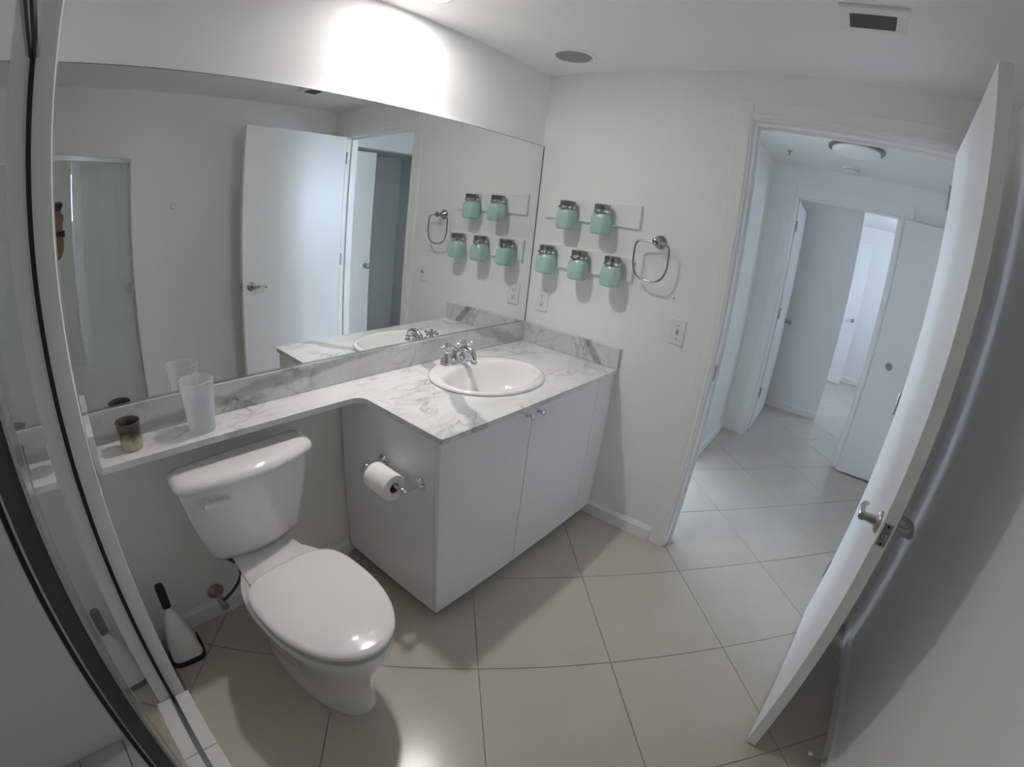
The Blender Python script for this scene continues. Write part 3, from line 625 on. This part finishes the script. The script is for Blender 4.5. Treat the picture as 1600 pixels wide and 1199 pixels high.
bm = bmesh.new(); lathe(bm, (0, 0, 0), (0, 1, 0), [(.022, 0), (.022, .006), (.018, .010), (.014, .006), (.001, .005)], 24); obj('bumper_ring', bm, LITEP, rg, smooth=True)

# ---- shower: curb, fixed panel, open door
cu = struct('shower_curb', [(-2.155, -2.058, -W+.001, YS-.001, 0, .09)], mat('curb_mortar', (.45, .45, .43), .8), 'white tiled shower curb at the glass panel', 'curb')
yj = [YS-.002, -.585, -.83, -1.075, -1.32, -1.565, -1.81, -W+.002]
for a, b in zip(yj, yj[1:]):
    B('curb_tile', (-2.164, -2.049, b+.001, a-.001, .0905, .101), CURBT, cu, bevel=.002)
    B('curb_tile', (-2.0575, -2.0495, b+.001, a-.001, .001, .0895), CURBT, cu, bevel=.0015)
sf = struct('floor_shower', [(-2.95, -2.156, -W, YS, -.003, .012)], mat('shower_grout', (.16, .16, .15), .8), 'grey tiled shower floor', 'floor')
nx, ny = 5, 10; x0, x1, y0, y1 = -2.95, -2.165, -W, YS
for i in range(nx):
    for k in range(ny):
        B('shower_tile', (x0+(x1-x0)*i/nx+.002, x0+(x1-x0)*(i+1)/nx-.002, y0+(y1-y0)*k/ny+.002, y0+(y1-y0)*(k+1)/ny-.002, .0122, .018), STILE_T, sf)
YG = -1.07
pn = thing('shower_panel', 'fixed clear shower glass panel with dark framed edge', 'shower panel')
ZTOP = 1.785
B('glass_pane', (XG-.003, XG+.003, YG, YS-.012, .112, ZTOP), GLASS, pn)
B('wall_gasket', (XG-.008, XG+.008, YS-.0115, YS-.001, .102, ZTOP+.03), GASKET, pn)
B('bottom_track', (XG-.012, XG+.012, YG, YS-.003, .1015, .1115), ALU, pn, bevel=.001)
st = B('end_stile', (XG-.0185, XG-.0012, YG-.030, YG-.0005, .1015, ZTOP+.03), DARKALU, pn)
B('stile_edge', (XG-.0011, XG+.0022, YG-.033, YG-.0005, .1015, ZTOP+.03), ALU, st); B('stile_edge', (XG-.021, XG-.0186, YG-.033, YG-.0005, .1015, ZTOP+.03), ALU, st); B('stile_gasket', (XG-.0255, XG-.0211, YG-.034, YG-.006, .1015, ZTOP+.03), GASKET, st); B('stile_edge', (XG-.0272, XG-.0256, YG-.032, YG-.004, .1015, ZTOP+.03), ALU, st)
hd = B('header_rail', (XG-.016, XG+.016, YG-.08, YS-.012, ZTOP, ZTOP+.032), ALU, pn, bevel=.001)
B('header_groove', (XG-.010, XG-.005, YG-.08, YS-.013, ZTOP-.002, ZTOP), GASKET, hd); B('header_groove', (XG+.005, XG+.010, YG-.08, YS-.013, ZTOP-.002, ZTOP), GASKET, hd)
SDL = .635
sd = thing('shower_door', 'chrome framed glass shower door swung open against wall', 'shower door', (XG, -1.68, .11), math.radians(-34.9))
fz = 1.70
B('glass_pane', (.012, SDL-.016, -.003, .003, .03, fz-.03), GLASS, sd)
B('top_rail', (0, SDL, -.010, .010, fz-.03, fz), mat('bright_chrome', (.88, .89, .9), .12, 1.0), sd, bevel=.002); B('bottom_rail', (0, SDL, -.010, .010, 0, .03), mat('bright_chrome', (.88, .89, .9), .12, 1.0), sd, bevel=.002)
B('hinge_stile', (0, .012, -.010, .010, .03, fz-.03), mat('bright_chrome', (.88, .89, .9), .12, 1.0), sd, bevel=.002); B('free_stile', (SDL-.016, SDL, -.010, .010, .03, fz-.03), mat('bright_chrome', (.88, .89, .9), .12, 1.0), sd, bevel=.003)
bm = bmesh.new(); box(bm, SDL-.055, SDL-.016, .0105, .016, .84, .90); box(bm, SDL-.055, SDL-.049, .016, .04, .84, .90); box(bm, SDL-.03, SDL-.016, -.016, -.0105, .84, .90); obj('pull_handle', bm, mat('bright_chrome', (.88, .89, .9), .12, 1.0), sd, bevel=.002)

# ---- ceiling: vent, unlit can, lit can
av = thing('ceiling_vent', 'white ceiling air vent with dark louvre opening', 'vent', (-.545, -1.4925, H))
fx, fy, ix0, ix1, iy = .073, .1, -.036, .055, .068
bm = bmesh.new(); box(bm, -fx, ix0, -fy, fy, -.012, -.0005); box(bm, ix1, fx, -fy, fy, -.012, -.0005); box(bm, ix0, ix1, -fy, -iy, -.012, -.0005); box(bm, ix0, ix1, iy, fy, -.012, -.0005); obj('frame', bm, LITEP, av, bevel=.002)
B('duct_opening', (ix0, ix1, -iy, iy, -.002, -.0005), DARK, av)
for k in range(4):
    s_ = B('louvre', (-.010, .010, -iy, iy, -.0008, .0008), mat('dark_louvre', (.12, .12, .12), .5), av); s_.location = (ix0+.013+k*.0215, 0, -.0085); s_.rotation_euler = (0, .45, 0)
dl = thing('recessed_downlight', 'unlit recessed ceiling downlight with grey lens', 'downlight', (-.235, -.283, H))
bm = bmesh.new(); lathe(bm, (0, 0, -.0005), (0, 0, -1), [(.102, 0), (.100, .004), (.086, .006), (.083, .003), (.082, .0)], 40, False, False); obj('trim_ring', bm, CEIL, dl, smooth=True)
bm = bmesh.new(); lathe(bm, (0, 0, -.0005), (0, 0, -1), [(.082, 0), (.08, .0022), (.001, .003)], 40); obj('lens', bm, GREYLENS, dl, smooth=True)
LX, LY = -.98, -.20
cl = thing('ceiling_lamp', 'lit round ceiling lamp above the mirror wall', 'ceiling lamp', (LX, LY, H))
bm = bmesh.new(); lathe(bm, (0, 0, -.0005), (0, 0, -1), [(.075, 0), (.072, .005), (.053, .007), (.050, .004), (.0495, .0)], 40, False, False); obj('trim_ring', bm, LITEP, cl, smooth=True)
bm = bmesh.new(); lathe(bm, (0, 0, -.0005), (0, 0, -1), [(.049, 0), (.047, .003), (.035, .006), (.001, .008)], 40); obj('lens', bm, BULBM, cl, smooth=True)
l_ = bpy.data.lights.new('lamp_beam', 'SPOT'); l_.energy = SPOT; l_.spot_size = math.radians(112); l_.spot_blend = 1.0; l_.shadow_soft_size = .05; l_.color = (1.0, .965, .93)
lo = bpy.data.objects.new('lamp_beam', l_); lo.location = (0, 0, -.012); lo.parent = cl; C.objects.link(lo)

# ================================================================= HALLWAY THINGS
hl = thing('hall_ceiling_light', 'round flush white ceiling light in the hallway', 'ceiling light', (1.10, -1.462, H))
bm = bmesh.new(); lathe(bm, (0, 0, -.0005), (0, 0, -1), [(.172, 0), (.174, .006), (.172, .016), (.001, .016)], 48); obj('rim', bm, mat('silver_rim', (.25, .25, .25), .35, .8), hl, smooth=True)
bm = bmesh.new(); lathe(bm, (0, 0, -.0165), (0, 0, -1), [(.150, 0), (.150, .010), (.143, .018), (.12, .026), (.06, .032), (.001, .034)], 48); obj('diffuser', bm, mat('opal_diffuser', (.95, .95, .95), .3), hl, smooth=True)
sd_ = thing('smoke_detector', 'small round white smoke detector on hallway ceiling', 'smoke detector', (1.70, -1.437, H))
bm = bmesh.new(); lathe(bm, (0, 0, -.0005), (0, 0, -1), [(.065, 0), (.065, .014), (.060, .018), (.050, .036), (.040, .040), (.001, .040)], 32); obj('body', bm, LITEP, sd_, smooth=True)
bm = bmesh.new(); lathe(bm, (0, 0, -.0185), (0, 0, -1), [(.0605, 0), (.0605, .003)], 32, False, False); obj('sensor_slot', bm, GREYLENS, sd_)
sk2 = thing('fire_sprinkler', 'tiny metal fire sprinkler on hallway ceiling', 'sprinkler', (1.46, -1.006, H))
bm = bmesh.new(); lathe(bm, (0, 0, -.0005), (0, 0, -1), [(.022, 0), (.018, .004), (.006, .006), (.006, .024), (.014, .026), (.014, .028), (.001, .028)], 16); obj('head', bm, BRUSHED, sk2, smooth=True)
def hall_door(name, label, loc, rz, wd, knob_x=None, sides=(-1,), hinge=False):
    t = thing(name, label, 'door', loc, rz, kind='structure')
    B('door_leaf', (0.003, wd, 0, .035, .014, 2.0), DOORP, t, bevel=.0015)
    for s in sides:
        bm = bmesh.new(); y0 = 0 if s < 0 else .035
        lathe(bm, (knob_x, y0, .93), (0, s, 0), [(.026, 0), (.024, .006), (.011, .010), (.010, .03), (.020, .040), (.025, .050), (.020, .060), (.001, .064)], 20); obj('knob', bm, BRUSHED, t, smooth=True)
    if hinge:
        for z in (.32, 1.02, 1.75):
            bm = bmesh.new(); lathe(bm, (-.002, -.004, z), (0, 0, 1), [(.006, 0), (.006, .09)], 10); obj('hinge', bm, BRUSHED, t, smooth=True)
    return t
hall_door('door_2', 'white hallway door folded back flat beside end doorway', (1.868, -1.885, 0), -PI/2, .405, .135, (-1,))
hall_door('door_3', 'white door opened away beyond the hallway end doorway', (2.10, -1.060, 0), 0, .80, .735, (-1,), True)
hall_door('door_4', 'narrow white closet door with knob on the hallway side', (.14, -2.36, 0), 0, .46, .41, (1,))
hall_door('door_5', 'white closet door standing in the far room', (5.15, -1.20, 0), -PI/2, .66, .6, (-1,))

# ================================================================= PERSON (stands in the shower, seen only as an arm in the mirror)
Fv = Vector((.8, .6, 0)); Rv = Vector((.6, -.8, 0)); PC = Vector((-2.474, -1.468, .018))
def P(r, f, z): return PC + Rv*r + Fv*f + Vector((0, 0, z))
def skin(name, nodes, edges, m, parent=None, sub=2, root=0):
    me = bpy.data.meshes.new(name); keys = list(nodes)
    me.from_pydata([tuple(nodes[k][0]) for k in keys], [(keys.index(a), keys.index(b)) for a, b in edges], []); me.materials.append(m)
    o = bpy.data.objects.new(name, me); C.objects.link(o)
    if parent: o.parent = parent
    md = o.modifiers.new('skin', 'SKIN'); md.use_smooth_shade = True
    for i, k in enumerate(keys):
        r = nodes[k][1]; d = me.skin_vertices[0].data[i]; d.radius = r if isinstance(r, tuple) else (r, r); d.use_root = (i == root)
    sb = o.modifiers.new('sub', 'SUBSURF'); sb.levels = sub; sb.render_levels = sub
    return o
N_ = {'pelvis': (P(0, 0, .93), (.13, .10)), 'waist': (P(0, 0, 1.06), (.125, .09)), 'chest': (P(0, .01, 1.24), (.145, .10)), 'upper': (P(0, 0, 1.37), (.12, .085)), 'neck': (P(0, .01, 1.455), .052), 'jaw': (P(0, .035, 1.53), (.058, .066)), 'skull': (P(0, .02, 1.60), (.075, .092)), 'crown': (P(0, .005, 1.665), (.055, .07))}
E_ = [('pelvis', 'waist'), ('waist', 'chest'), ('chest', 'upper'), ('upper', 'neck'), ('neck', 'jaw'), ('jaw', 'skull'), ('skull', 'crown')]
for s_, nm in ((1, 'R'), (-1, 'L')):
    N_.update({nm+'hip': (P(s_*.09, 0, .86), .088), nm+'thigh': (P(s_*.095, .01, .68), .074), nm+'knee': (P(s_*.10, .015, .47), .052), nm+'calf': (P(s_*.10, -.005, .34), .052), nm+'ankle': (P(s_*.10, -.01, .08), .036), nm+'foot': (P(s_*.105, .08, .035), .034), nm+'toe': (P(s_*.11, .17, .025), .024)})
    E_ += [('pelvis', nm+'hip'), (nm+'hip', nm+'thigh'), (nm+'thigh', nm+'knee'), (nm+'knee', nm+'calf'), (nm+'calf', nm+'ankle'), (nm+'ankle', nm+'foot'), (nm+'foot', nm+'toe')]
W0 = Vector((-2.060, -1.532, 1.384))
N_.update({'Rsh': (P(.17, 0, 1.385), .055), 'Rarm': (Vector((-2.25, -1.60, 1.31)), .046), 'Relbow': (Vector((-2.070, -1.550, 1.262)), .043), 'Rfore': (Vector((-2.064, -1.542, 1.33)), .040), 'Rwrist': (W0, .026), 'Rpalm': (W0+Vector((.002, .002, .05)), (.034, .022)), 'Rknuck': (W0+Vector((.004, .003, .085)), (.034, .018))})
E_ += [('upper', 'Rsh'), ('Rsh', 'Rarm'), ('Rarm', 'Relbow'), ('Relbow', 'Rfore'), ('Rfore', 'Rwrist'), ('Rwrist', 'Rpalm'), ('Rpalm', 'Rknuck')]
N_.update({'Lsh': (P(-.17, 0, 1.385), .055), 'Larm': (P(-.215, -.01, 1.25), .046), 'Lelbow': (P(-.235, -.02, 1.11), .038), 'Lfore': (P(-.238, .0, 1.02), .036), 'Lwrist': (P(-.24, .03, .87), .025), 'Lpalm': (P(-.24, .04, .82), (.022, .036)), 'Lknuck': (P(-.238, .045, .785), (.018, .036))})
E_ += [('upper', 'Lsh'), ('Lsh', 'Larm'), ('Larm', 'Lelbow'), ('Lelbow', 'Lfore'), ('Lfore', 'Lwrist'), ('Lwrist', 'Lpalm'), ('Lpalm', 'Lknuck')]
body = skin('person', N_, E_, SKIN)
tag(body, 'person in dark clothes holding a small camera, arm seen in mirror', 'person')
# fingers: short chains rooted in the palm, right hand curled over the camera, left hand relaxed
def fingers(nm, root, spread, along, curl, lens):
    for i, L in enumerate(lens):
        b0 = root + spread*((i-1.5)*.017); p1 = b0 + along*(L*.42); p2 = p1 + (along*.55+curl*.8).normalized()*(L*.33); p3 = p2 + (along*.05+curl).normalized()*(L*.28)
        skin('finger', {'a': (b0-along*.015, .0085), 'b': (p1, .0085), 'c': (p2, .0078), 'd': (p3, .0066)}, [('a', 'b'), ('b', 'c'), ('c', 'd')], SKIN, body, 1)
up = Vector((0, 0, 1))
fingers('R', W0+Vector((.0, .0, .085)), -Rv, up, -Rv*.9-Fv*.2, (.066, .074, .070, .055))
skin('thumb', {'a': (W0+Vector((.016, -.018, .045)), .010), 'b': (W0+Vector((.028, -.026, .075)), .0098), 'c': (W0+Vector((.024, -.022, .102)), .0085)}, [('a', 'b'), ('b', 'c')], SKIN, body, 1)
fingers('L', P(-.238, .045, .785), Fv, -up, Rv*.35-up*.5, (.066, .074, .070, .055))
skin('thumb', {'a': (P(-.232, .075, .83), .010), 'b': (P(-.222, .095, .80), .0098), 'c': (P(-.216, .10, .772), .0085)}, [('a', 'b'), ('b', 'c')], SKIN, body, 1)
CLOTH = mat('dark_cotton', (.05, .05, .06), .9, bump=.2, bscale=300); SHORT = mat('grey_cotton', (.10, .10, .11), .9, bump=.2, bscale=300)
sh = {k: N_[k] for k in ('waist', 'chest', 'upper')}; sh['low'] = (P(0, 0, .95), (.15, .12))
sh = {k: (v[0], tuple(x+.014 for x in v[1])) for k, v in sh.items()}
for nm in 'RL': sh[nm+'sh'] = (N_[nm+'sh'][0], .072); sh[nm+'arm'] = (N_[nm+'sh'][0].lerp(N_[nm+'arm'][0], .8), .062)
skin('shirt', sh, [('low', 'waist'), ('waist', 'chest'), ('chest', 'upper'), ('upper', 'Rsh'), ('Rsh', 'Rarm'), ('upper', 'Lsh'), ('Lsh', 'Larm')], CLOTH, body, 2)
st_ = {'p': (P(0, 0, .93), (.145, .115))}; ed = []
for s_, nm in ((1, 'R'), (-1, 'L')):
    st_[nm+'h'] = (P(s_*.092, 0, .84), .103); st_[nm+'k'] = (P(s_*.10, .012, .56), .082); ed += [('p', nm+'h'), (nm+'h', nm+'k')]
skin('shorts', st_, ed, SHORT, body, 2)
HAIR = mat('black_hair', (.012, .010, .009), .6, bump=.5, bscale=200)
skin('hair', {'a': (P(0, -.045, 1.58), (.065, .05)), 'b': (P(0, -.02, 1.635), (.077, .085)), 'c': (P(0, .008, 1.685), (.056, .075))}, [('a', 'b'), ('b', 'c')], HAIR, body, 2)
EYE = mat('eye_white', (.7, .68, .65), .2)
for s_ in (-1, 1):
    bm = bmesh.new(); lathe(bm, P(s_*.03, .098, 1.588), Fv, [(.001, -.010), (.008, -.006), (.011, 0), (.008, .006), (.004, .009), (.001, .010)], 14); e_ = obj('eye', bm, EYE, body, smooth=True)
    bm = bmesh.new(); lathe(bm, P(s_*.03, .1075, 1.588), Fv, [(.005, 0), (.004, .0012), (.001, .0016)], 12); obj('iris', bm, BLACK, e_)
    bm = bmesh.new(); loft(bm, [[P(s_*(.074+dx), fy, 1.575+dz) for fy, dz in ((-.012, .0), (-.006, .024), (.008, .026), (.014, .0), (.004, -.026), (-.006, -.022))] for dx in (0, .012)]); obj('ear', bm, SKIN, body, smooth=True)
bm = bmesh.new(); loft(bm, [[P(-.006, .100, 1.59), P(.006, .100, 1.59), P(.006, .108, 1.59), P(-.006, .108, 1.59)], [P(-.015, .094, 1.553), P(.015, .094, 1.553), P(.009, .124, 1.553), P(-.009, .124, 1.553)], [P(-.010, .092, 1.546), P(.010, .092, 1.546), P(.006, .114, 1.546), P(-.006, .114, 1.546)]]); obj('nose', bm, SKIN, body, smooth=True, auto=80)
bm = bmesh.new(); loft(bm, [[P(-.022+.0055*i, .092+.004*math.sin(PI*i/8), 1.523+d) for i in range(9)] + [P(.022-.0055*i, .086, 1.523+d) for i in range(9)] for d in (-.005, .005)]); obj('mouth', bm, mat('lips', (.28, .12, .10), .5), body, smooth=True)
bm = bmesh.new(); lathe(bm, W0+Vector((.0, -.001, -.014)), (.02, .02, 1), [(.0275, 0), (.0315, .002), (.0315, .024), (.0275, .026)], 24, False, False); box(bm, W0.x+.02, W0.x+.037, W0.y-.004, W0.y+.026, W0.z-.018, W0.z+.016); obj('wristband', bm, BLACK, body, smooth=True)
ac = thing('action_camera', 'small black action camera held in the raised hand', 'camera', CAMP-fwd*.036+r2*.012+u2*.030)
ac.rotation_euler = Matrix(((r2.x, fwd.x, u2.x), (r2.y, fwd.y, u2.y), (r2.z, fwd.z, u2.z))).to_euler()
B('camera_body', (-.031, .031, -.016, .012, -.022, .022), BLACK, ac, bevel=.004, seg=3)
bm = bmesh.new(); lathe(bm, (.014, .012, .008), (0, 1, 0), [(.013, 0), (.013, .004), (.011, .006), (.006, .005), (.001, .0055)], 24); obj('lens', bm, mat('lens_glass', (.02, .02, .03), .05), ac, smooth=True)
